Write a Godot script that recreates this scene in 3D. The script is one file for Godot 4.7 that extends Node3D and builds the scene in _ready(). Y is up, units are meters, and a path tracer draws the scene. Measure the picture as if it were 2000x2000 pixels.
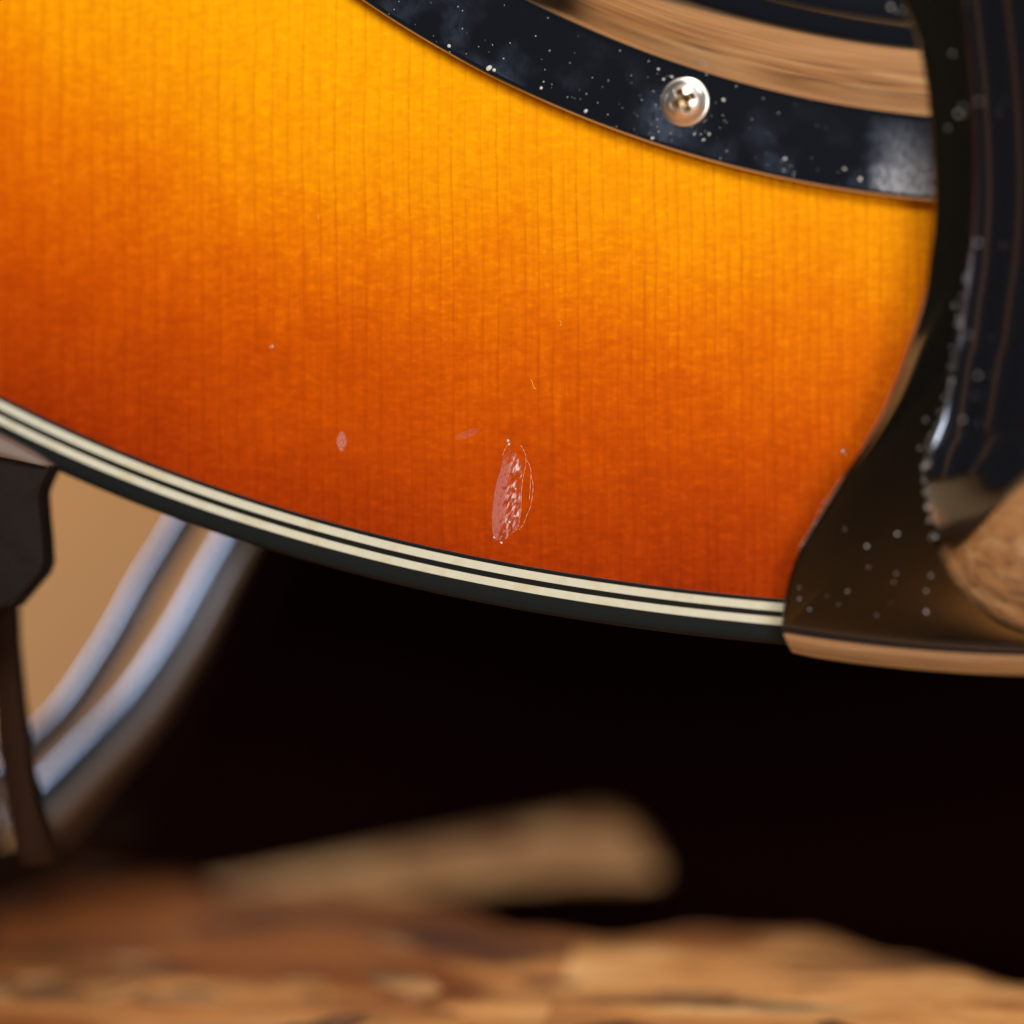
extends Node3D
# A close-up of the tail end of a sunburst resonator guitar that stands, leaning back a little, on a rough wooden slab.

const LEAN := -15.0            # how far the guitar leans back, degrees
const YAW := 10.0              # how far to the guitar's right the lens stands
const DIST := 0.4
const FOV := 14.25
const AXIS := 52.5             # the guitar's centre line, mm in its own axes
const MM := 0.001

var guitar_at: Transform3D
var lens_at: Transform3D       # the lens in the guitar's axes
var rng := RandomNumberGenerator.new()
var worn_picture: ImageTexture

# ---------------------------------------------------------------- small helpers
func shown(px: float, py: float, z := 0.0) -> Vector3:      # a spot of the photograph (2000 px) on the guitar's plane z (mm), in guitar axes, mm
	var t := tan(deg_to_rad(FOV / 2.0))
	var b := lens_at.basis
	var d := -b.z + b.x * ((px - 1000.0) / 1000.0 * t) + b.y * ((1000.0 - py) / 1000.0 * t)
	var s := (z * MM - lens_at.origin.z) / d.z
	return (lens_at.origin + d * s) * 1000.0

func deep(px: float, py: float, depth: float) -> Vector3:   # the same in the world, at a depth along the line of sight, metres
	var t := tan(deg_to_rad(FOV / 2.0))
	var w := guitar_at * lens_at
	return w.origin + depth * (-w.basis.z + w.basis.x * ((px - 1000.0) / 1000.0 * t) + w.basis.y * ((1000.0 - py) / 1000.0 * t))

func put(called: String, m: Mesh, mat: Material, parent: Node3D) -> MeshInstance3D:
	var o := MeshInstance3D.new()
	o.name = called
	o.mesh = m
	o.material_override = mat
	parent.add_child(o, true)
	return o

func tag(o: Node, label: String, category := "", kind := "", group := "") -> void:
	o.set_meta("label", label)
	if category: o.set_meta("category", category)
	if kind: o.set_meta("kind", kind)
	if group: o.set_meta("group", group)

func mat(c: Color, rough: float, metal := 0.0, called := "") -> StandardMaterial3D:   # c is a linear base colour
	var m := StandardMaterial3D.new()
	m.resource_name = called
	m.albedo_color = c.linear_to_srgb()
	m.roughness = rough
	m.metallic = metal
	m.cull_mode = BaseMaterial3D.CULL_DISABLED
	return m

func sheet(rows: Array, closed := false, colors: Array = [], uvs: Array = []) -> ArrayMesh:   # a smooth skin over rows of points
	var st := SurfaceTool.new()
	st.begin(Mesh.PRIMITIVE_TRIANGLES)
	var nr := rows.size()
	var nc: int = rows[0].size()
	for i in nr:
		for j in nc:
			if colors.size(): st.set_color(colors[i][j])
			if uvs.size(): st.set_uv(uvs[i][j])
			st.add_vertex(rows[i][j])
	var last := nc if closed else nc - 1
	for i in nr - 1:
		for j in last:
			var a := i * nc + j
			var b := i * nc + (j + 1) % nc
			var c := a + nc
			var d := b + nc
			st.add_index(a); st.add_index(b); st.add_index(c)
			st.add_index(b); st.add_index(d); st.add_index(c)
	st.generate_normals()
	return st.commit()

func tube(path: Array, radii: Array, sides := 20, caps := true) -> ArrayMesh:   # a round bar along a path, with rounded ends
	var rows := []
	var n := path.size()
	var side := Vector3.ZERO
	for i in n:
		var dir: Vector3 = (path[mini(i + 1, n - 1)] - path[maxi(i - 1, 0)]).normalized()
		if side == Vector3.ZERO:
			side = dir.cross(Vector3.UP if absf(dir.y) < 0.9 else Vector3.RIGHT).normalized()
		side = (side - dir * side.dot(dir)).normalized()
		var up := dir.cross(side)
		var steps := [[0.0, 1.0]]
		if caps and i == 0: steps = [[-0.5, 0.001], [-0.48, 0.3], [-0.36, 0.7], [-0.18, 0.93], [0.0, 1.0]]
		if caps and i == n - 1: steps = [[0.0, 1.0], [0.18, 0.93], [0.36, 0.7], [0.48, 0.3], [0.5, 0.001]]
		for s in steps:
			var row := []
			for k in sides:
				var a := TAU * k / sides
				row.append(path[i] + dir * (s[0] * radii[i]) + (side * cos(a) + up * sin(a)) * (radii[i] * s[1]))
			rows.append(row)
	return sheet(rows, true)

func noise(seed_: int, freq: float, octaves := 3) -> FastNoiseLite:
	var n := FastNoiseLite.new()
	n.seed = seed_
	n.noise_type = FastNoiseLite.TYPE_SIMPLEX_SMOOTH
	n.frequency = freq
	n.fractal_octaves = octaves
	return n

func field(seed_: int, w: int, h: int, freq: float, to_w: int, to_h: int) -> PackedByteArray:   # a noise picture, stretched
	var im := noise(seed_, freq).get_image(w, h, false, false, true)
	im.convert(Image.FORMAT_L8)
	im.resize(to_w, to_h, Image.INTERPOLATE_CUBIC)
	return im.get_data()

func smooth_line(pts: Array, step := 6) -> Array:       # Catmull-Rom through points
	var out := []
	var n := pts.size()
	for i in n - 1:
		for k in step:
			var p0 = pts[maxi(i - 1, 0)]
			var p3 = pts[mini(i + 2, n - 1)]
			out.append(pts[i].cubic_interpolate(pts[i + 1], p0, p3, float(k) / step))
	out.append(pts[n - 1])
	return out

# ---------------------------------------------------------------- the scene
func _ready() -> void:
	rng.seed = 7
	guitar_at = Transform3D(Basis(Vector3.RIGHT, deg_to_rad(LEAN)), Vector3(0, 0.055, 0))
	var y := deg_to_rad(YAW)
	lens_at = Transform3D(Basis(Vector3.UP, y), DIST * Vector3(sin(y), 0, cos(y)))

	# camera, surroundings, lamps, exposure
	var cam := Camera3D.new()
	cam.name = "camera"
	cam.transform = guitar_at * lens_at
	cam.fov = FOV
	cam.near = 0.02
	cam.far = 20.0
	var ca := CameraAttributesPhysical.new()
	ca.frustum_focal_length = 12.0 / tan(deg_to_rad(FOV / 2.0))
	ca.frustum_focus_distance = DIST
	ca.frustum_near = 0.02
	ca.frustum_far = 20.0
	ca.exposure_aperture = 3.2
	cam.attributes = ca
	add_child(cam)
	cam.current = true

	var e := Environment.new()
	e.background_mode = Environment.BG_COLOR
	e.background_color = Color(0.013, 0.0135, 0.017).linear_to_srgb()
	e.tonemap_mode = Environment.TONE_MAPPER_LINEAR
	e.tonemap_exposure = 0.9
	e.sdfgi_enabled = true
	e.ssao_enabled = true
	e.ssil_enabled = true
	var we := WorldEnvironment.new()
	we.name = "surroundings"
	we.environment = e
	add_child(we)

	area_lamp("ceiling_lamp", Vector3(0.15, 1.1, 0.85), Vector3(0, 0.05, 0), Vector2(0.7, 0.5), Color(1.0, 0.95, 0.88), 1.8)
	area_lamp("window_light", Vector3(0.62, 0.42, 1.0), Vector3(0, 0.03, 0), Vector2(0.4, 0.4), Color(1.0, 0.97, 0.93), 0.75)
	area_lamp("added_side_lamp", Vector3(-0.75, 0.26, -0.3), Vector3(-0.05, 0.02, -0.05), Vector2(0.5, 0.3), Color(0.9, 0.94, 1.0), 0.5)  # unseen cool lamp, added for streaks on the chrome legs
	area_lamp("added_back_lamp", Vector3(-0.5, 1.1, -0.7), Vector3(-0.2, 0.0, -0.4), Vector2(0.5, 0.5), Color(1.0, 0.95, 0.88), 0.9)  # unseen lamp, added to light the pale ground behind

	build_slab()
	build_background()
	build_guitar()
	build_stand()
	build_offcut()

func area_lamp(called: String, at: Vector3, to: Vector3, size: Vector2, c: Color, energy: float) -> void:
	var l := AreaLight3D.new()
	l.name = called
	l.area_size = size
	l.light_color = c
	l.light_energy = energy
	l.area_range = 5.0
	l.shadow_enabled = true
	add_child(l)
	l.look_at_from_position(at, to, Vector3.UP)

# ---------------------------------------------------------------- the slab and what lies far behind it
func slab_edge(x: float) -> float:     # where the slab breaks off towards the back, in z
	var spots := [[-1.0, -0.085], [-0.08, -0.08], [-0.053, -0.077], [-0.042, -0.07], [-0.027, -0.07], [-0.016, -0.066], [-0.006, -0.059], [0.003, -0.057], [0.012, -0.061], [0.022, -0.0605], [0.034, -0.054], [0.048, -0.045], [0.07, -0.034], [1.0, -0.03]]
	var k := 0
	while k < spots.size() - 2 and spots[k + 1][0] < x: k += 1
	var z := lerpf(spots[k][1], spots[k + 1][1], smoothstep(spots[k][0], spots[k + 1][0], x)) + 0.0005 * sin(x * 420.0)
	return 0.386 - 0.954 * (0.386 - z)

func build_slab() -> void:
	var slab := Node3D.new()
	slab.name = "wooden_slab"
	slab.set_meta("kind", "structure")
	tag(slab, "rough weathered brown wooden slab under the guitar", "", "structure")
	add_child(slab)
	# a computed picture of worn, flaky wood: colour only
	var w := 1200
	var h := 900
	var streak := field(11, 300, 700, 0.022, w, h)
	var fine := field(12, 420, 900, 0.06, w, h)
	var patch := field(13, 200, 150, 0.03, w, h)
	var dark := field(14, 240, 420, 0.035, w, h)
	var bytes := PackedByteArray()
	bytes.resize(w * h * 3)
	for k in w * h:
		var v := streak[k] / 255.0 * 0.5 + fine[k] / 255.0 * 0.16 + patch[k] / 255.0 * 0.42 - 0.06
		v = clampf((v - 0.22) * 1.45, 0.0, 1.0)
		var dk := 1.0 - 0.42 * smoothstep(0.57, 0.85, dark[k] / 255.0)
		bytes[k * 3] = int(lerpf(168.0, 250.0, v) * dk)
		bytes[k * 3 + 1] = int(lerpf(110.0, 216.0, v * v * 0.5 + v * 0.5) * dk)
		bytes[k * 3 + 2] = int(lerpf(62.0, 168.0, v * v) * dk)
	var m := mat(Color.WHITE, 0.75, 0.0, "worn_wood")
	worn_picture = ImageTexture.create_from_image(Image.create_from_data(w, h, false, Image.FORMAT_RGB8, bytes))
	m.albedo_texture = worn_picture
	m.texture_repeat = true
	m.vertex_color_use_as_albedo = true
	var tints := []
	var lump := noise(21, 70.0, 4)
	var rough := noise(22, 420.0, 3)
	var xs := []
	var x := -0.135
	while x <= 0.6:
		xs.append(x)
		x += 0.0009 if absf(x) < 0.075 else 0.02
	var rows := []
	var uvs := []
	var zs := []
	var z := 0.0
	while z < 0.7:
		zs.append(z)
		z += 0.0007 if z < 0.085 else 0.02
	for k in zs.size():
		var row := []
		var uv := []
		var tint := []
		for xx in xs:
			var back := slab_edge(xx)
			var zz: float = back + zs[k]
			var hgt := 0.0006 * lump.get_noise_2d(xx * 0.5, zz * 1.0) + 0.00025 * rough.get_noise_2d(xx * 0.6, zz * 1.5)
			if k < 20: hgt -= 0.004 * pow(1.0 - k / 20.0, 2.4)
			row.append(Vector3(xx, hgt, zz))
			uv.append(Vector2(xx / 0.38, zz / 0.13))
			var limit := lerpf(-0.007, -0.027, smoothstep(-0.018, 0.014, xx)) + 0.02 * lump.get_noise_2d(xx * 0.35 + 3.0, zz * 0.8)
			var lit_front := 0.5 + 0.5 * smoothstep(limit - 0.009, limit + 0.006, zz)  # brown wood; its brighter lit front is put into the tint
			tint.append(Color(0.43, 0.28, 0.13).lerp(Color.WHITE, smoothstep(0.0, 1.0, lit_front * 2.0 - 1.0)))
		rows.append(row)
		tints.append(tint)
		uvs.append(uv)
	# the broken edge drops away behind
	var under := []
	var uuv := []
	for j in xs.size():
		under.append(rows[0][j] + Vector3(0, -0.03, 0.004 + 0.002 * sin(xs[j] * 310.0)))
		uuv.append(uvs[0][j] + Vector2(0, 0.25))
	rows.push_front(under)
	uvs.push_front(uuv)
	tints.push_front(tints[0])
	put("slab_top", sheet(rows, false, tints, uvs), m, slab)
	# flakes and splinters lifting off it
	var bits := []
	for tone in 3:
		var st := SurfaceTool.new()
		st.begin(Mesh.PRIMITIVE_TRIANGLES)
		for n in 34:
			var fx := rng.randf_range(-0.075, 0.075)
			var fz := slab_edge(fx) + 0.02 + rng.randf_range(0.0, 1.0) * 0.07
			var len := rng.randf_range(0.0012, 0.0065)
			var wid := len * rng.randf_range(0.1, 0.35)
			var turn := rng.randf_range(-0.5, 0.5)
			var b := Basis(Vector3.UP, turn) * Basis(Vector3.FORWARD, rng.randf_range(-0.25, 0.25)) * Basis(Vector3.RIGHT, rng.randf_range(-0.3, 0.5))
			var c := Vector3(fx, 0.0002 + 0.0006 * lump.get_noise_2d(fx * 0.5, fz), fz)
			var p := []
			for q in [[-1.0, 0.0], [-0.6, 0.8], [0.5, 1.0], [1.0, 0.2], [0.4, -0.9], [-0.5, -1.0]]:
				p.append(c + b * Vector3(q[0] * len, rng.randf_range(-0.0001, 0.0002), q[1] * wid))
			for q in range(1, 5):
				for v in [p[0], p[q], p[q + 1]]: st.add_vertex(v)
				for v in [p[0], p[q + 1], p[q]]: st.add_vertex(v + Vector3(0, -0.00025, 0))
			for q in 6:
				var r: int = (q + 1) % 6
				var dn := Vector3(0, -0.00025, 0)
				for v in [p[q], p[q] + dn, p[r], p[r], p[q] + dn, p[r] + dn]: st.add_vertex(v)
		st.generate_normals()
		var o := put("wood_flakes", st.commit(), mat([Color(0.4, 0.2, 0.075), Color(0.3, 0.14, 0.05), Color(0.16, 0.07, 0.03)][tone], 0.7, 0.0, "flake"), slab)
		o.set_meta("kind", "stuff")

func build_background() -> void:
	# the pale floor lower down behind the slab
	var f := BoxMesh.new()
	f.size = Vector3(6.0, 0.02, 8.0)
	var floor_ := put("floor", f, mat(Color(0.13, 0.078, 0.033), 0.6, 0.0, "dark_floor_wood"), self)
	floor_.position = Vector3(0, -0.055, 1.5)
	tag(floor_, "dim brown floor below the slab", "", "structure")
	f = BoxMesh.new()
	f.size = Vector3(2.4, 0.01, 1.6)
	var pale := put("pale_ground", f, mat(Color(0.56, 0.27, 0.088), 0.6, 0.0, "pale_wood"), self)
	pale.position = Vector3(-0.2, -0.039, -0.87)
	tag(pale, "pale tan ground far out of focus at the left", "", "structure")
	# boards added out of view at the left, for streaks in the chrome
	var added_boards := Node3D.new()
	added_boards.name = "added_boards"
	added_boards.position = Vector3(-1.2, -0.05, 0)
	add_child(added_boards)
	tag(added_boards, "added unseen brown boards for the streaks in the chrome", "", "structure")
	var board_wood := mat(Color(0.2, 0.1, 0.045), 0.6, 0.0, "board_wood")
	for n in 3:
		var b := BoxMesh.new()
		b.size = Vector3(0.02, 1.1, [0.035, 0.05, 0.1][n])
		put("board", b, board_wood, added_boards).position = Vector3(0, 0.55, [0.32, 0.85, 1.7][n])
	# an added black block standing in for the shade behind the guitar
	var root := Node3D.new()
	root.name = "shade_block"
	add_child(root)
	tag(root, "added black block standing in for the shade behind the guitar", "backdrop")
	var lo := deep(55, 1700, 0.50)
	var hi := deep(468, 1040, 0.50)
	var dir := (hi - lo).normalized()
	var w := guitar_at * lens_at
	var right := dir.cross(w.basis.z).normalized()
	if right.x < 0: right = -right
	root.transform = Transform3D(Basis(right, dir, right.cross(dir)), lo)
	var black := mat(Color(0.01, 0.0022, 0.0018), 0.95, 0.0, "shade_black")
	black.metallic_specular = 0.08
	put("shade_block_body", rounded_box(Vector3(0.5, 0.36, 0.1), 0.012), black, root).position = Vector3(0.25, 0.1, -0.055)
	put("shade_block_edge", tube([Vector3(0.002, -0.07, -0.004), Vector3(0.002, 0.27, -0.004)], [0.002, 0.002]), black, root)

func rounded_box(s: Vector3, r: float) -> ArrayMesh:
	var rows := []
	var n := 6
	var hx := s.x / 2 - r
	var hy := s.y / 2 - r
	for i in 2 * (n + 1):
		var top := i > n
		var a := (i - n - 1 if top else i - n) * PI / 2 / n
		var rr := r * cos(a)
		var z := (s.z / 2 - r) * (1.0 if top else -1.0) + r * sin(a)
		var row := []
		for q in 4:
			for k in n + 1:
				var b := q * PI / 2 + k * PI / 2 / n
				var cx := hx if q == 0 or q == 3 else -hx
				var cy := hy if q < 2 else -hy
				row.append(Vector3(cx + rr * cos(b), cy + rr * sin(b), z))
		rows.append(row)
	var m0 := []
	var m1 := []
	for p in rows[0]: m0.append(Vector3(0, 0, -s.z / 2))
	for p in rows[0]: m1.append(Vector3(0, 0, s.z / 2))
	rows.push_front(m0)
	rows.append(m1)
	return sheet(rows, true)

# ---------------------------------------------------------------- the guitar
func tail_y(x: float) -> float:      # the line where the wood meets the binding at the tail, mm
	var d := (x - AXIS)
	return -9.84 + 1.49e-3 * d * d + 4.0e-8 * d * d * d * d

func body_line() -> PackedVector2Array:   # the whole outline of the wood, anticlockwise from the tail, mm
	var half := []
	for i in 121:
		var d := float(i)
		half.append(Vector2(d, tail_y(AXIS + d)))
	var a0 := atan(2 * 1.49e-3 * 120.0 + 16.0e-8 * 120.0 ** 3)
	var r := 65.0 / (1.0 - sin(a0))
	var c := Vector2(185.0 - r, tail_y(AXIS + 120.0) + r * cos(a0))
	for i in range(1, 25):
		var a := lerpf(a0, PI / 2, i / 24.0) - PI / 2
		half.append(c + r * Vector2(cos(a), sin(a)))
	var e: Vector2 = half[-1]
	for p in smooth_line([e, e + Vector2(-4, 45), Vector2(142, 290), Vector2(133, 330), Vector2(146, 385), Vector2(138, 430), Vector2(95, 466), Vector2(40, 476), Vector2(0, 477)], 8).slice(1):
		half.append(p)
	var out := PackedVector2Array()
	for p in half: out.append(Vector2(AXIS + p.x, p.y))
	for i in range(half.size() - 2, 0, -1): out.append(Vector2(AXIS - half[i].x, half[i].y))
	return out

func ring(line: PackedVector2Array, profile: Array) -> ArrayMesh:     # profile: [outward, z] in mm, swept round the outline
	var n := line.size()
	var rows := []
	for p in profile:
		var row := []
		for i in n:
			var t := (line[(i + 1) % n] - line[(i + n - 1) % n]).normalized()
			var out := Vector2(t.y, -t.x)
			var q: Vector2 = line[i] + out * p[0]
			row.append(Vector3(q.x, q.y, p[1]) * MM)
		rows.append(row)
	return sheet(rows, true)

func offset(line: PackedVector2Array, by: float) -> PackedVector2Array:
	var n := line.size()
	var out := PackedVector2Array()
	for i in n:
		var t := (line[(i + 1) % n] - line[(i + n - 1) % n]).normalized()
		out.append(line[i] + Vector2(t.y, -t.x) * by)
	return out

func flat(line: PackedVector2Array, z: float, uv_from := Rect2()) -> ArrayMesh:
	var st := SurfaceTool.new()
	st.begin(Mesh.PRIMITIVE_TRIANGLES)
	var order := Geometry2D.triangulate_polygon(line)
	if z >= -1.0: order.reverse()      # front faces run clockwise
	for k in order:
		st.set_normal(Vector3.BACK if z >= -1.0 else Vector3.FORWARD)
		if uv_from.size.x > 0.0:
			st.set_uv(Vector2((line[k].x - uv_from.position.x) / uv_from.size.x, 1.0 - (line[k].y - uv_from.position.y) / uv_from.size.y))
		st.add_vertex(Vector3(line[k].x, line[k].y, z) * MM)
	return st.commit()

func burst_picture(r: Rect2) -> ImageTexture:     # the stained spruce: the burst runs from red at the rim to yellow inside
	var w := 1536
	var h := int(w * r.size.y / r.size.x)
	# stain against the distance from the rim, in steps of a twentieth of a millimetre
	var at_d := [-100.0, 0.0, 100.0, 225.0, 350.0, 500.0, 680.0, 900.0, 1200.0, 3000.0]
	var tone := [[106, 30, 2], [148, 48, 2], [163, 59, 2], [178, 71, 1], [195, 87, 0], [214, 112, 0], [229, 143, 0], [237, 164, 0], [241, 179, 0], [243, 185, 0]]
	var lut := []
	for i in 512:
		var d := i * 3.2 - 100.0
		var k := 0
		while k < at_d.size() - 2 and at_d[k + 1] < d: k += 1
		var f := clampf((d - at_d[k]) / (at_d[k + 1] - at_d[k]), 0.0, 1.0)
		f = f * 0.5 + 0.5 * f
		lut.append(Vector3(lerpf(tone[k][0], tone[k + 1][0], f), lerpf(tone[k][1], tone[k + 1][1], f), lerpf(tone[k][2], tone[k + 1][2], f)))
	var fibre := field(31, 900, 46, 0.16, w, h)
	var fleck := field(32, 420, h * 2 / 3, 0.055, w, h)
	var fleck2 := field(36, 700, h, 0.08, w, h)
	var silk := field(37, 620, h * 3 / 4, 0.13, w, h)
	var blob := field(33, 220, 160, 0.06, w, h)
	var cloud := field(34, 60, 50, 0.05, w, h)
	# growth rings: wide at the left, tighter towards the right
	var lines := PackedFloat32Array()
	lines.resize(w * 2)
	var x := 3.0
	while x < w * 2 - 40:
		var depth := rng.randf_range(0.6, 1.0)
		var wide := rng.randf_range(2.5, 4.5)
		for k in 26:
			var i := int(x) - k
			if i >= 0: lines[i] = maxf(lines[i], depth * (1.0 if k < wide else 0.45 * exp(-(k - wide) / 7.0)))
		for k in 3: lines[int(x) + k] = maxf(lines[int(x) + k], depth * (0.7 - 0.25 * k))
		var mmx := r.position.x + r.size.x * x / (w * 2)
		x += lerpf(1.75, 1.15, smoothstep(-40.0, 20.0, mmx)) * rng.randf_range(0.84, 1.16) / r.size.x * w * 2
	var bytes := PackedByteArray()
	bytes.resize(w * h * 3)
	var cols := PackedFloat32Array()
	var tilt := PackedFloat32Array()
	for i in w:
		var xm := r.position.x + r.size.x * i / w
		cols.append(tail_y(xm))
		var s := (tail_y(xm + 0.1) - tail_y(xm - 0.1)) / 0.2
		tilt.append(1.0 / sqrt(1.0 + s * s))
	for j in h:
		var ym := r.position.y + r.size.y * (1.0 - float(j) / h)
		var wob := 5.0 * sin(j * 0.0043) + 2.2 * sin(j * 0.017 + 1.0)
		for i in w:
			var k := j * w + i
			var fk := fleck[k] / 127.5 - 1.0
			var f2 := fleck2[k] / 127.5 - 1.0
			var fb := fibre[k] / 127.5 - 1.0
			var sk := maxf(0.0, silk[k] / 127.5 - 1.08)
			var bl := blob[k] / 127.5 - 1.0
			var ln: float = lines[clampi(int(i * 2 + wob + bl * 2.5), 0, w * 2 - 1)] * clampf(0.75 + 0.5 * fk + 0.4 * bl, 0.3, 1.1)
			var d := (ym - cols[i]) * tilt[i] * 20.0
			d += fk * 26.0 + f2 * 22.0 + bl * 34.0 + fb * 14.0 + (cloud[k] / 127.5 - 1.0) * 50.0 - ln * 34.0 + sk * 50.0
			ln *= 0.5 + 0.5 * smoothstep(200.0, 700.0, d)
			var c: Vector3 = lut[clampi(int((d + 100.0) / 3.2), 0, 511)]
			var g := 1.0 - ln * 0.11 + fb * 0.03 + fk * 0.025 + f2 * 0.035 + sk * 0.08
			bytes[k * 3] = clampi(int(c.x * (0.35 + 0.65 * g)), 0, 255)
			bytes[k * 3 + 1] = clampi(int(c.y * g), 0, 255)
			bytes[k * 3 + 2] = clampi(int(c.z * g), 0, 255)
	return ImageTexture.create_from_image(Image.create_from_data(w, h, false, Image.FORMAT_RGB8, bytes))

func build_guitar() -> void:
	var g := Node3D.new()
	g.name = "guitar"
	g.transform = guitar_at
	add_child(g)
	tag(g, "orange sunburst resonator guitar with chrome cover plate and tailpiece", "guitar")
	var line := body_line()
	# wood
	var area := Rect2(-62, -18, 112, 84)
	var wood := mat(Color.WHITE, 0.3, 0.0, "sunburst_lacquer")
	wood.albedo_texture = burst_picture(area)
	wood.texture_repeat = false
	wood.metallic_specular = 0.25
	put("soundboard", flat(offset(line, -0.35), 0.0, area), wood, g)
	var black := mat(Color(0.009, 0.012, 0.013), 0.4, 0.0, "black_binding")
	black.metallic_specular = 0.25
	var thin_black := mat(Color(0.006, 0.006, 0.006), 0.3, 0.0, "black_line")
	var cream := mat(Color(0.61, 0.64, 0.56), 0.35, 0.0, "cream_binding")
	var aged := NoiseTexture2D.new()
	aged.width = 512
	aged.height = 512
	aged.seamless = true
	aged.noise = noise(71, 0.012, 4)
	var ramp := Gradient.new()
	ramp.colors = PackedColorArray([Color(0.97, 0.95, 0.9), Color(1, 1, 1), Color(0.985, 0.98, 0.96)])
	ramp.offsets = PackedFloat32Array([0.2, 0.5, 0.8])
	aged.color_ramp = ramp
	cream.albedo_texture = aged
	cream.uv1_triplanar = true
	cream.uv1_scale = Vector3.ONE * 45.0
	put("purfling", ring(line, [[-0.42, 0.0], [-0.36, 0.012], [-0.04, 0.012], [0.0, 0.0]]), thin_black, g)
	put("binding_stripe", ring(line, [[0.0, 0.0], [0.4, 0.006], [0.8, 0.0]]), cream, g)
	put("purfling", ring(line, [[0.8, 0.0], [1.08, -0.01], [1.36, 0.0]]), thin_black, g)
	put("binding_stripe", ring(line, [[1.36, 0.0], [1.75, 0.006], [2.13, 0.0]]), cream, g)
	put("binding", ring(line, [[2.13, 0.0], [2.6, 0.0], [3.0, -0.005], [3.5, -0.02], [3.75, -0.15], [3.92, -0.4], [3.98, -0.8], [3.98, -3.0]]), black, g)
	var side := mat(Color(0.05, 0.012, 0.005), 0.22, 0.0, "dark_mahogany")
	put("body_side", ring(line, [[3.96, -3.0], [3.9, -3.2], [3.9, -45.0], [3.9, -90.0], [2.5, -92.0]]), side, g)
	put("body_back", flat(offset(line, 2.5), -92.0), side, g)
	build_cover_plate(g)
	build_tailpiece(g)
	build_scratches(g)

func chrome(c := Color(0.64, 0.68, 0.76), rough := 0.085) -> StandardMaterial3D:
	return mat(c, rough, 1.0, "chrome")

func build_cover_plate(g: Node3D) -> void:
	var c := Vector2(52.85, 148.0)
	var big := 118.9
	# [distance in from the edge, height] mm: a flat rim, a rounded step up, a shallow groove, then the dished middle
	var prof := [[-0.0, 0.3], [0.0, 1.3], [0.06, 1.44], [0.2, 1.5], [0.27, 1.5], [0.34, 1.5], [3.0, 1.5], [7.6, 1.5], [8.0, 1.5], [8.3, 1.6], [8.7, 1.88], [9.2, 2.31], [9.8, 2.83], [10.5, 3.38], [11.3, 3.92], [12.2, 4.4], [13.2, 4.8], [14.1, 5.08], [14.9, 5.2], [15.6, 5.2], [15.9, 5.22], [16.3, 5.35], [16.7, 5.44], [17.2, 5.46], [18.0, 5.46], [26.0, 5.4], [50.0, 5.2], [90.0, 4.6], [118.8, 4.4]]
	var rows := []
	for p in prof:
		var row := []
		for k in 720:
			var a := TAU * k / 720
			row.append(Vector3(c.x + (big - p[0]) * cos(a), c.y + (big - p[0]) * sin(a), p[1]) * MM)
		rows.append(row)
	var plate := put("cover_plate", sheet(rows, true), chrome(), g)
	# the round-headed cross-slot screw
	var at := shown(1335, 197, 2.4)
	var nickel := mat(Color(0.85, 0.82, 0.77), 0.36, 1.0, "nickel")
	nickel.vertex_color_use_as_albedo = true
	var screw := put("screw", screw_head(), nickel, plate)
	screw.position = Vector3(at.x, at.y, 1.5) * MM
	screw.rotation.z = 0.42
	# dust on the rim and a film with painted blue reflection
	var spots := []
	for n in 230:
		var a := deg_to_rad(rng.randf_range(228.0, 284.0))
		var inw := absf(rng.randfn(0.0, 3.4)) if n % 3 else rng.randf_range(0.2, 8.0)
		if inw > 8.0: continue
		spots.append([Vector3(c.x + (big - inw - 0.15) * cos(a), c.y + (big - inw - 0.15) * sin(a), 1.5), rng.randf_range(0.025, 0.06)])
	for p in [[877, 90, 7], [955, 133, 9], [965, 137, 7], [1057, 172, 6], [1144, 217, 6], [1286, 135, 4], [1274, 270, 5], [1533, 310, 5], [1374, 273, 4], [1680, 350, 6], [1650, 330, 4], [1413, 195, 5], [1296, 155, 5], [1312, 150, 4], [1356, 262, 4], [1385, 262, 4]]:
		var q := shown(p[0], p[1], 1.5)
		spots.append([q, p[2] * 0.026])
	for n in 70:
		var q := shown(1335 + rng.randfn(0, 42), 210 + rng.randfn(0, 30), 1.5)
		spots.append([q, rng.randf_range(0.02, 0.06)])
	dust("dust", spots, plate)
	film(plate, c, big)

func screw_head() -> ArrayMesh:
	var rows := []
	var cols := []
	var n := 44
	for i in n + 6:
		var row := []
		var col := []
		for k in 144:
			var a := TAU * k / 144
			var r := 2.05 * i / n
			var slot_shade := 0.0
			var z := 0.25 + 1.35 * sqrt(maxf(0.0, 1.0 - pow(r / 2.12, 2.0)))
			if i >= n:
				var s: Array = [[2.08, 0.3], [2.1, 0.16], [2.2, 0.12], [2.3, 0.1], [2.36, 0.06], [2.4, -0.05]][i - n]
				r = s[0]
				z = s[1]
			else:
				var u := absf(r * cos(a))
				var v := absf(r * sin(a))
				var arm := 1.0 if minf(u, v) < 0.26 else clampf(1.0 - (minf(u, v) - 0.26) / 0.12, 0.0, 1.0)
				var reach := clampf((1.25 - maxf(u, v)) / 0.35, 0.0, 1.0)
				slot_shade = arm * minf(1.0, reach * 1.5)  # darkness of the recessed slot put into the colour
				z -= 1.0 * arm * reach + 0.2 * clampf(1.0 - r / 0.6, 0.0, 1.0)
			row.append(Vector3(r * cos(a), r * sin(a), z) * MM)
			col.append(Color.WHITE.lerp(Color(0.3, 0.22, 0.13), slot_shade))
		rows.append(row)
		cols.append(col)
	return sheet(rows, true, cols)

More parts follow.
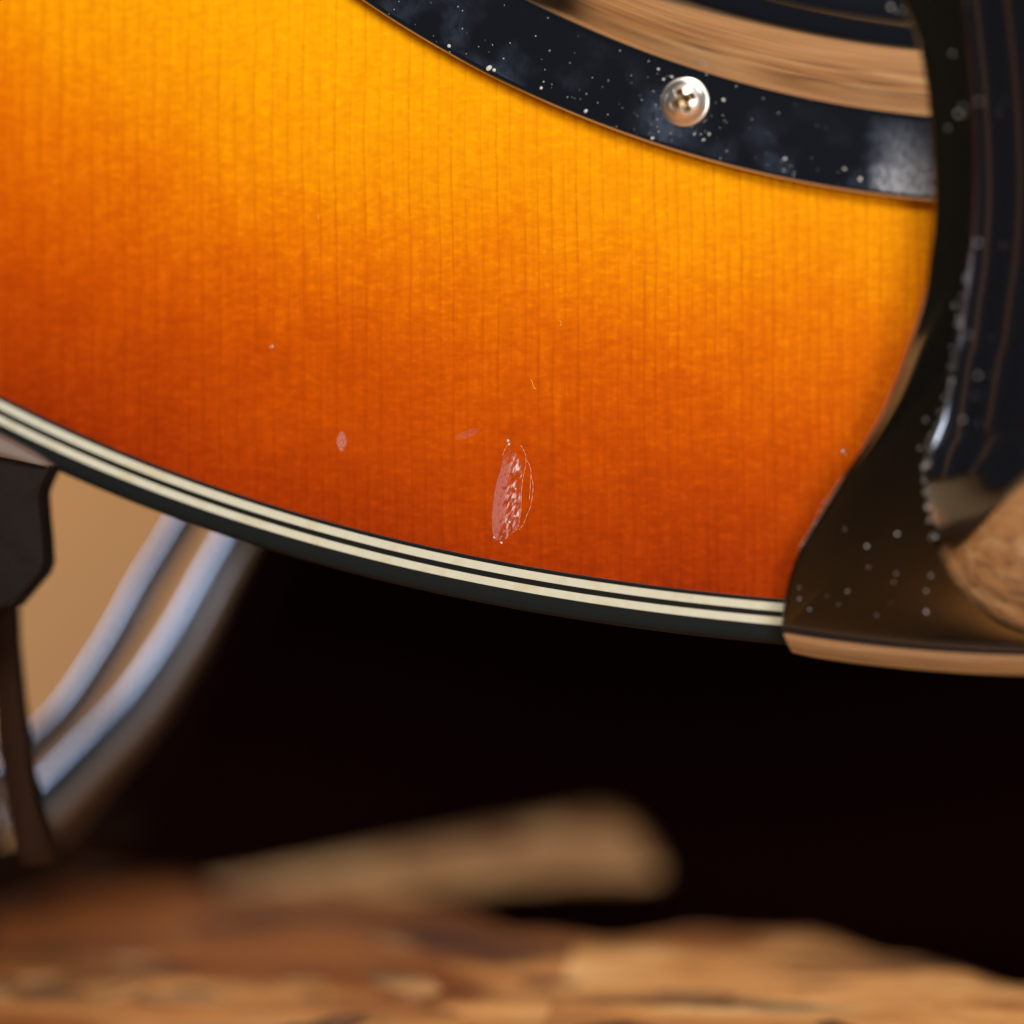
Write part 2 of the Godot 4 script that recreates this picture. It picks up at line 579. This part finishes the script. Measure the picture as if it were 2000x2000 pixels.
func dust(called: String, spots: Array, parent: Node3D) -> void:
	var s := SphereMesh.new()
	s.radius = 1.0
	s.height = 2.0
	s.radial_segments = 8
	s.rings = 4
	var mm := MultiMesh.new()
	mm.transform_format = MultiMesh.TRANSFORM_3D
	mm.mesh = s
	mm.instance_count = spots.size()
	for i in spots.size():
		var k: float = spots[i][1] * MM
		var b := Basis(Vector3.BACK, rng.randf_range(0, PI)).scaled_local(Vector3(k, k * rng.randf_range(0.6, 1.5), k * 0.6))
		mm.set_instance_transform(i, Transform3D(b, spots[i][0] * MM))
	var o := MultiMeshInstance3D.new()
	o.name = called
	o.multimesh = mm
	o.material_override = mat(Color(0.58, 0.61, 0.66), 0.9, 0.0, "dust")
	o.set_meta("kind", "stuff")
	parent.add_child(o, true)

func film(plate: Node3D, c: Vector2, big: float) -> void:     # dust film, a blue reflection put into its colour, densest near edge and tailpiece
	var rows := []
	var cols := []
	var n1 := noise(41, 0.13, 3)
	var n2 := noise(42, 1.6, 3)
	for i in 24:
		var row := []
		var col := []
		for k in 420:
			var a := deg_to_rad(228.0 + 56.0 * k / 419.0)
			var inw := 0.5 + 7.0 * i / 23.0
			var p := Vector2(c.x + (big - inw) * cos(a), c.y + (big - inw) * sin(a))
			row.append(Vector3(p.x, p.y, 1.515) * MM)
			var s := maxf(0.0, n1.get_noise_2d(p.x, p.y) + 0.05) * 0.42 * exp(-inw / 3.5)
			var at_tail := smoothstep(33.5, 38.5, p.x + n1.get_noise_2d(p.y, p.x) * 4.0) * 1.0 * (1.0 - inw / 9.0)
			var q := shown(1335, 215, 1.5)
			var by_screw := 0.3 * exp(-Vector2(p.x - q.x + 1.4, p.y - q.y + 1.2).length_squared() / 6.0)
			var t := (s + at_tail + by_screw) * clampf(0.75 + 0.9 * n2.get_noise_2d(p.x * 2.0, p.y * 0.5), 0.1, 1.4)
			col.append(Color(0.17, 0.25, 0.4).lerp(Color(0.5, 0.56, 0.66), clampf(at_tail * 1.5, 0.0, 1.0)) * Color(1, 1, 1, 0) + Color(0, 0, 0, clampf(t * 0.6, 0.0, 0.6)))
		rows.append(row)
		cols.append(col)
	var m := mat(Color.WHITE, 0.9, 0.0, "dust_and_sheen")
	m.transparency = BaseMaterial3D.TRANSPARENCY_ALPHA
	m.vertex_color_use_as_albedo = true
	put("dust_and_sheen", sheet(rows, false, cols), m, plate).set_meta("kind", "stuff")

func nearest_inside(q: Vector2, top: float) -> Vector2:
	return Vector2(AXIS, clampf(q.y, 7.5, top))

func build_tailpiece(g: Node3D) -> void:
	var zf := func(y: float) -> float:      # height of the flange, mm: it climbs away from the tail
		return 2.8 + 0.135 * (minf(y, 15.0) + 12.0) + 0.06 * maxf(y - 15.0, 0.0)
	var edge_px := [[1700, -420], [1728, -200], [1745, -90], [1761, 0], [1790, 78], [1808, 168], [1817, 259], [1822, 362], [1821, 440], [1813, 500], [1805, 565], [1790, 624], [1759, 715], [1725, 798], [1681, 875], [1645, 927], [1614, 979], [1586, 1024], [1558, 1074], [1543, 1117], [1533, 1158], [1527, 1200], [1527, 1228]]
	var crease_px := [[1835, -420], [1858, -200], [1868, -90], [1878, 0], [1895, 168], [1902, 336], [1895, 471], [1882, 572], [1868, 673], [1845, 794], [1814, 875], [1804, 942], [1811, 996], [1834, 1077], [1868, 1144], [1935, 1206], [2000, 1236], [2075, 1248]]
	var left := []
	for p in edge_px:
		var q := shown(p[0], p[1], zf.call((1000.0 - p[1]) * 0.05))
		left.append(Vector2(q.x, q.y))
	var crease := []
	for p in crease_px:
		var q := shown(p[0], p[1], zf.call((1000.0 - p[1]) * 0.05))
		crease.append(Vector2(minf(q.x, AXIS), q.y))
	left = smooth_line(left, 8)
	crease = smooth_line(crease, 8)
	var low: float = left[-1].y
	# right halves mirrored, so that both run from the top left down and round to the top right
	var outer := left.duplicate()
	var n_bottom := 60
	for i in range(1, n_bottom):
		var f := float(i) / n_bottom
		var x := lerpf(left[-1].x, 2 * AXIS - left[-1].x, f)
		outer.append(Vector2(x, low - 2.1 * (1.0 - pow((x - AXIS) / (AXIS - left[-1].x), 2.0))))
	for i in range(left.size() - 1, -1, -1): outer.append(Vector2(2 * AXIS - left[i].x, left[i].y))
	var inner := crease.duplicate()
	for i in range(crease.size() - 2, -1, -1): inner.append(Vector2(2 * AXIS - crease[i].x, crease[i].y))
	outer = evenly(outer, 420)
	inner = evenly(inner, 420)
	var n := outer.size()
	var metal := chrome(Color(0.52, 0.52, 0.54), 0.12)
	# flange: from the underside round the edge to the crease
	var rows := []
	for s in [[0.0, -1.5], [0.0, -0.5], [0.06, -0.22], [0.22, -0.05], [0.36, 0.0], [0.44, 0.0], [0.52, 0.0]]:
		var row := []
		for i in n:
			var t: Vector2 = (outer[mini(i + 1, n - 1)] - outer[maxi(i - 1, 0)]).normalized()
			var q: Vector2 = outer[i] + Vector2(-t.y, t.x) * s[0]
			row.append(Vector3(q.x, q.y, zf.call(q.y) + s[1]) * MM)
		rows.append(row)
	for k in range(1, 9):
		var f := k / 8.0
		var row := []
		for i in n:
			var a: Vector3 = rows[6][i]
			var b := Vector3(inner[i].x, inner[i].y, zf.call(inner[i].y)) * MM
			row.append(a.lerp(b, f) + Vector3(0, 0, -0.000006 * minf(a.distance_to(b) * 1000.0, 5.0) * sin(f * PI)))
		rows.append(row)
	var satin := chrome(Color(0.34, 0.28, 0.18), 0.115)
	var root := put("tailpiece", sheet(rows), satin, g)
	# the raised middle
	rows = []
	for k in 33:
		var f := k / 32.0
		f = f * f * 0.5 + f * 0.5
		var row := []
		for i in n:
			var q: Vector2 = inner[i]
			var axis := nearest_inside(q, 200.0)
			var p := q.lerp(axis, f)
			var s := q.distance_to(p)
			var z: float = zf.call(p.y) + 6.6 * (1.0 - exp(-s / 7.5)) + 0.12 * (1.0 - exp(-s / 0.25))
			row.append(Vector3(p.x, p.y, z) * MM)
		rows.append(row)
	put("raised_centre", sheet(rows), metal, root)
	# the hinge that bends over the rim of the body
	rows = []
	var bend := []
	bend.append([-0.7, 0.0])
	for k in 13:
		var a := PI / 2 * k / 12.0
		bend.append([2.4 * sin(a), -2.4 * (1.0 - cos(a))])
	bend.append([2.4, -8.0])
	bend.append([2.4, -14.0])
	for p in bend:
		var row := []
		for i in 81:
			var f := i / 80.0
			var x := lerpf(left[-1].x, 2 * AXIS - left[-1].x, f)
			var y := low - 0.05 - 2.1 * (1.0 - pow((x - AXIS) / (AXIS - left[-1].x), 2.0))
			var pull: float = clampf(p[0] / 2.4, 0.0, 1.0) * 0.9 * (exp(-f * 28.0) - exp(-(1.0 - f) * 28.0))
			row.append(Vector3(x + pull, y - p[0], zf.call(low - minf(p[0], 0.0)) + 0.03 + p[1]) * MM)
		rows.append(row)
	put("hinge", sheet(rows), metal, root)
	# dust: a line of it in the crease, and specks all over
	var spots := []
	for n2 in 420:
		var i := rng.randi_range(0, 200)
		var q: Vector2 = inner[i]
		var amt := smoothstep(26.0, 16.0, q.y) * smoothstep(-6.0, 3.0, q.y)
		if rng.randf() > amt: continue
		spots.append([Vector3(q.x + rng.randfn(0.1, 0.22), q.y + rng.randfn(0, 0.2), zf.call(q.y) + 0.1 + rng.randf() * 0.25), rng.randf_range(0.03, 0.08)])
	for p in [[1740, 14, 8], [1762, 20, 8], [1860, 105, 9], [1880, 210, 14], [1872, 222, 12], [1851, 250, 9], [1912, 198, 8], [1910, 474, 10], [1900, 358, 7], [1864, 597, 9], [1892, 655, 8], [1856, 716, 8], [1910, 733, 9], [1905, 772, 8], [1807, 820, 7], [1797, 875, 7], [1809, 911, 11], [1880, 820, 7], [1649, 1033, 7], [1752, 1043, 8], [1693, 1067, 6], [1750, 1120, 7], [1745, 1137, 6], [1696, 1108, 6], [1818, 1124, 7], [1809, 1154, 7], [1809, 1195, 7], [1561, 1148, 6], [1581, 1190, 6], [1561, 1170, 6], [1638, 1180, 5], [1614, 1163, 5], [1712, 1202, 5], [1610, 980, 9], [1600, 998, 9], [1591, 1022, 8], [1566, 1062, 9], [1740, 1178, 5], [1655, 1155, 5]]:
		var z: float = zf.call((1000.0 - p[1]) * 0.05) + 0.05
		if p[0] > 1870 and p[1] < 1100: z += 3.5
		spots.append([shown(p[0], p[1], z), p[2] * 0.0125 * rng.randf_range(0.45, 1.4)])
	dust("dust", spots, root)

func evenly(pts: Array, n: int) -> Array:
	var acc := [0.0]
	for i in range(1, pts.size()): acc.append(acc[-1] + pts[i].distance_to(pts[i - 1]))
	var out := []
	var k := 0
	for i in n:
		var s: float = acc[-1] * i / (n - 1)
		while k < pts.size() - 2 and acc[k + 1] < s: k += 1
		out.append(pts[k].lerp(pts[k + 1], clampf((s - acc[k]) / maxf(acc[k + 1] - acc[k], 1e-6), 0.0, 1.0)))
	return out

# ---------------------------------------------------------------- damage to the lacquer
func build_scratches(g: Node3D) -> void:
	var m := mat(Color.WHITE, 0.8, 0.0, "bruised_lacquer")
	m.transparency = BaseMaterial3D.TRANSPARENCY_ALPHA
	m.vertex_color_use_as_albedo = true
	# left and right bounds of the big chip at a few heights (px)
	var lefts := smooth_line([Vector2(993, 858), Vector2(984, 885), Vector2(979, 910), Vector2(970, 940), Vector2(963, 975), Vector2(960, 1010), Vector2(961, 1035), Vector2(966, 1056)], 10)
	var rights := smooth_line([Vector2(1000, 858), Vector2(1006, 880), Vector2(1020, 910), Vector2(1020, 940), Vector2(1018, 975), Vector2(1016, 1005), Vector2(1008, 1035), Vector2(982, 1058)], 10)
	var n1 := noise(51, 0.09, 3)
	var n2 := noise(52, 0.3, 2)
	var rows := []
	var cols := []
	for i in lefts.size() * 2 - 1:
		var f := i / 2.0
		var a: Vector2 = lefts[int(f)].lerp(lefts[mini(int(f) + 1, lefts.size() - 1)], fmod(f, 1.0))
		var b: Vector2 = rights[int(f)].lerp(rights[mini(int(f) + 1, rights.size() - 1)], fmod(f, 1.0))
		var row := []
		var col := []
		for k in 60:
			var u := k / 59.0
			var p := a.lerp(b, u)
			var q := shown(p.x, p.y, 0.03)
			var s := n1.get_noise_2d(p.x * 0.9 + p.y * 0.45, p.y * 0.3 - p.x * 0.15)
			var t := n2.get_noise_2d(p.x * 0.8 + p.y * 0.35, p.y * 0.25)
			var v := float(i) / (lefts.size() * 2 - 2)
			var body := smoothstep(0.12, 0.3, v + t * 0.08) * (1.0 - 0.55 * smoothstep(0.7, 0.92, v) * smoothstep(0.25, 0.4, u))
			var al := body * (0.52 if u < 0.42 + s * 0.25 else clampf(0.32 + 1.7 * s + 0.8 * t, 0.0, 0.9))
			al *= smoothstep(0.0, 0.03, u) * smoothstep(1.0, 0.93, u) * smoothstep(1.0, 0.97, v)
			var gloss_white := clampf((s - 0.12) * 1.8 + t * 0.4, 0.0, 0.9) * smoothstep(0.3, 0.6, u)  # whitened lacquer, with glossy highlight streaks put into its colour
			row.append((q + Vector3(0, 0, 0.07 * t)) * MM)
			col.append(Color(0.62, 0.22, 0.2).lerp(Color(0.95, 0.84, 0.84), gloss_white) * Color(1, 1, 1, 0) + Color(0, 0, 0, al))
		rows.append(row)
		cols.append(col)
	var sc := put("scratch", sheet(rows, false, cols), m, g)
	sc.set_meta("label", "long pale pink chip in the orange lacquer")
	var glint := mat(Color(0.85, 0.5, 0.32), 0.35, 0.0, "lacquer_edge")
	for c in [[[1017, 870], [1023, 880], [1027, 892], [1026, 912], [1022, 930], [1020, 945], [1018, 970], [1017, 1000], [1014, 1015], [1013, 1026], [1007, 1036], [998, 1041]],
			[[1029, 900], [1034, 908], [1037, 922], [1036, 945], [1034, 975]], [[1037, 930], [1041, 945], [1040, 965], [1036, 990], [1028, 1008], [1022, 1024], [1014, 1034]], [[994, 865], [985, 880], [982, 890]], [[981, 1046], [975, 1054]]]:
		var path := []
		for p in c: path.append(shown(p[0], p[1], 0.02) * MM)
		path = smooth_line(path, 5)
		var rad := []
		for k in path.size(): rad.append((0.018 + 0.012 * sin(k * 1.7)) * MM)
		put("scratch_edge", tube(path, rad, 6), glint, sc)
	var spots := []
	for p in [[992, 861, 9], [994, 868, 7], [1007, 955, 6], [1003, 972, 6], [1005, 1008, 7], [995, 1020, 8], [965, 1050, 8], [979, 1060, 7], [532, 677, 6], [527, 678, 4], [1646, 881, 8], [1652, 887, 5]]:
		spots.append([shown(p[0], p[1], 0.02), p[2] * 0.016])
	dust("lacquer_flecks", spots, sc)
	# small chip and faint scuff
	for s in [[667, 862, 12, 22, 0.5, "small_chip"], [912, 848, 26, 9, 0.14, "scuff"]]:
		rows = []
		cols = []
		for i in 25:
			var row := []
			var col := []
			for k in 33:
				var a := TAU * k / 32
				var r := i / 24.0
				var x: float = s[0] + s[2] * r * cos(a) * (1.0 - 0.45 * absf(sin(a)) if s[3] > 15 else 1.0)
				var y: float = s[1] + s[3] * r * sin(a) - (0.35 * (x - s[0]) if s[3] < 15 else 0.0)
				var t := n2.get_noise_2d(x, y * 0.6)
				row.append(shown(x, y, 0.03 + 0.01 * t) * MM)
				col.append(Color(0.7, 0.3, 0.25, clampf(s[4] * (0.85 + 1.3 * t) * smoothstep(1.0, 0.8, r + 0.1 * t), 0, 0.9)))
			rows.append(row)
			cols.append(col)
		put(s[5], sheet(rows, false, cols), m, g)
	# stray fibres
	var hair := mat(Color(0.9, 0.55, 0.1), 0.5, 0.0, "fibre")
	for c in [[[1093, 626], [1096, 632], [1094, 637]], [[1036, 741], [1040, 748], [1042, 756], [1047, 760]], [[621, 420], [622, 428]]]:
		var path := []
		for p in c: path.append(shown(p[0], p[1], 0.05) * MM)
		path = smooth_line(path, 4)
		var rad := []
		for k in path.size(): rad.append(0.03 * MM)
		put("fibre", tube(path, rad, 6), hair, g)

# ---------------------------------------------------------------- the stand
func prism(pts: Array, front: float, back: float, bevel: float) -> ArrayMesh:    # outline in px, thick along the line of sight between two depths (m)
	var w := guitar_at * lens_at
	var outl := PackedVector3Array()
	var mid := Vector3.ZERO
	for p in pts:
		outl.append(deep(p.x, p.y, front))
		mid += outl[-1] / pts.size()
	var rows := []
	var away := -w.basis.z
	for s in [[0.001, 0.0], [1.0 - bevel * 1.6, 0.0], [1.0 - bevel * 0.5, 0.12], [1.0, 0.4], [1.0, 1.0]]:
		var row := []
		for p in outl:
			var d: float = s[1] * bevel * 0.02 if s[1] < 1.0 else back - front
			row.append(mid + (p - mid) * s[0] + away * d)
		rows.append(row)
	var row := []
	for p in outl: row.append(mid + away * (back - front))
	rows.append(row)
	return sheet(rows, true)

func build_stand() -> void:
	var root := Node3D.new()
	root.name = "guitar_stand"
	add_child(root)
	tag(root, "dark brown guitar stand with padded cradle and slanted chrome legs at the left", "guitar stand")
	var hide := mat(Color(0.009, 0.0065, 0.006), 0.7, 0.0, "dark_leather")
	hide.metallic_specular = 0.25
	var wrinkle := NoiseTexture2D.new()
	wrinkle.width = 256
	wrinkle.height = 256
	wrinkle.seamless = true
	wrinkle.noise = noise(61, 0.02, 4)
	hide.heightmap_enabled = true
	hide.heightmap_texture = wrinkle
	hide.heightmap_scale = 0.02
	hide.uv1_triplanar = true
	hide.uv1_scale = Vector3.ONE * 40.0
	var brown := mat(Color(0.02, 0.009, 0.005), 0.65, 0.0, "dark_brown_wood")
	brown.metallic_specular = 0.15
	var pad := [Vector2(-260, 878), Vector2(-120, 880), Vector2(0, 886), Vector2(60, 893), Vector2(96, 906), Vector2(97, 918), Vector2(86, 940), Vector2(78, 962), Vector2(80, 1000), Vector2(85, 1050), Vector2(88, 1100), Vector2(80, 1122), Vector2(60, 1145), Vector2(25, 1186), Vector2(-60, 1200), Vector2(-260, 1180)]
	put("cradle_pad", prism(pad, 0.402, 0.411, 0.06), hide, root)
	var top := [Vector2(-260, 760), Vector2(-60, 822), Vector2(0, 851), Vector2(50, 877), Vector2(97, 906), Vector2(92, 913), Vector2(40, 902), Vector2(0, 894), Vector2(-60, 888), Vector2(-260, 884)]
	put("lit_pad_top", prism(top, 0.4012, 0.41, 0.12), mat(Color(0.14, 0.108, 0.1), 0.6, 0.0, "lit_leather"), root)  # the lit top of the pad, put in as paler leather
	var post := [Vector2(-15, 1150), Vector2(26, 1150), Vector2(30, 1260), Vector2(42, 1380), Vector2(58, 1500), Vector2(78, 1600), Vector2(108, 1690), Vector2(40, 1700), Vector2(15, 1580), Vector2(-6, 1440), Vector2(-14, 1300)]
	put("post", prism(post, 0.412, 0.417, 0.1), brown, root)
	# the foot lies on the slab; its unseen front is added for dark reflections
	var a := deep(-120, 1760, 0.452)
	var b := deep(255, 1622, 0.474)
	a.y = maxf(a.y, 0.004)
	b.y = maxf(b.y, 0.003)
	put("foot", tube([b, a.lerp(b, 0.5), a, Vector3(-0.068, 0.006, -0.02), Vector3(-0.078, 0.008, 0.04), Vector3(-0.11, 0.009, 0.12), Vector3(-0.16, 0.009, 0.24)], [0.0024, 0.0032, 0.0036, 0.005, 0.009, 0.01, 0.01]), brown, root)
	var shine := chrome(Color(0.2, 0.23, 0.29), 0.24)
	var curve := []
	for p in [[412, 930], [352, 1040], [290, 1142], [230, 1252], [148, 1378], [80, 1452], [-50, 1570]]: curve.append(deep(p[0], p[1], 0.44))
	curve = smooth_line(curve, 6)
	var thick := []
	for k in curve.size(): thick.append(lerpf(0.0015, 0.0019, float(k) / curve.size()))
	put("leg", tube(curve, thick, 28), shine, root)
	curve = []
	for p in [[530, 920], [484, 1030], [432, 1128], [368, 1248], [285, 1374], [200, 1470], [84, 1590]]: curve.append(deep(p[0], p[1], 0.4435))
	curve = smooth_line(curve, 6)
	thick = []
	for k in curve.size(): thick.append(lerpf(0.0021, 0.0033, float(k) / curve.size()))
	put("leg", tube(curve, thick, 28), shine, root)
	put("brace", tube([deep(330, 1360, 0.45), deep(112, 1640, 0.452)], [0.0013, 0.0013], 20), shine, root)
	put("brace", tube([deep(42, 1562, 0.44), deep(-80, 1700, 0.44)], [0.0012, 0.0012], 20), shine, root)
	for p in [[-4, 1462], [-6, 1306]]:
		put("bolt", tube([deep(p[0], p[1], 0.43), deep(p[0] - 30, p[1] + 14, 0.43)], [0.0008, 0.0008], 16), shine, root)

func build_offcut() -> void:
	var pts := [Vector2(380, 1752), Vector2(520, 1726), Vector2(700, 1688), Vector2(900, 1650), Vector2(1080, 1614), Vector2(1170, 1598), Vector2(1215, 1608), Vector2(1258, 1644), Vector2(1285, 1690), Vector2(1292, 1716), Vector2(1240, 1722), Vector2(1100, 1724), Vector2(960, 1734), Vector2(820, 1748), Vector2(700, 1766), Vector2(540, 1776)]
	var split := mat(Color(0.95, 0.55, 0.24), 0.65, 0.0, "pale_split_wood")
	var fibres := NoiseTexture2D.new()
	fibres.width = 256
	fibres.height = 256
	fibres.seamless = true
	fibres.noise = noise(81, 0.03, 3)
	var ramp := Gradient.new()
	ramp.colors = PackedColorArray([Color(0.62, 0.5, 0.42), Color(1, 1, 1)])
	ramp.offsets = PackedFloat32Array([0.25, 0.6])
	fibres.color_ramp = ramp
	split.albedo_texture = fibres
	split.uv1_triplanar = true
	split.uv1_scale = Vector3(12.0, 60.0, 12.0)
	var o := put("wood_offcut", prism(pts, 0.484, 0.496, 0.14), split, self)
	tag(o, "pale split wooden offcut lying on the slab, out of focus", "wood")
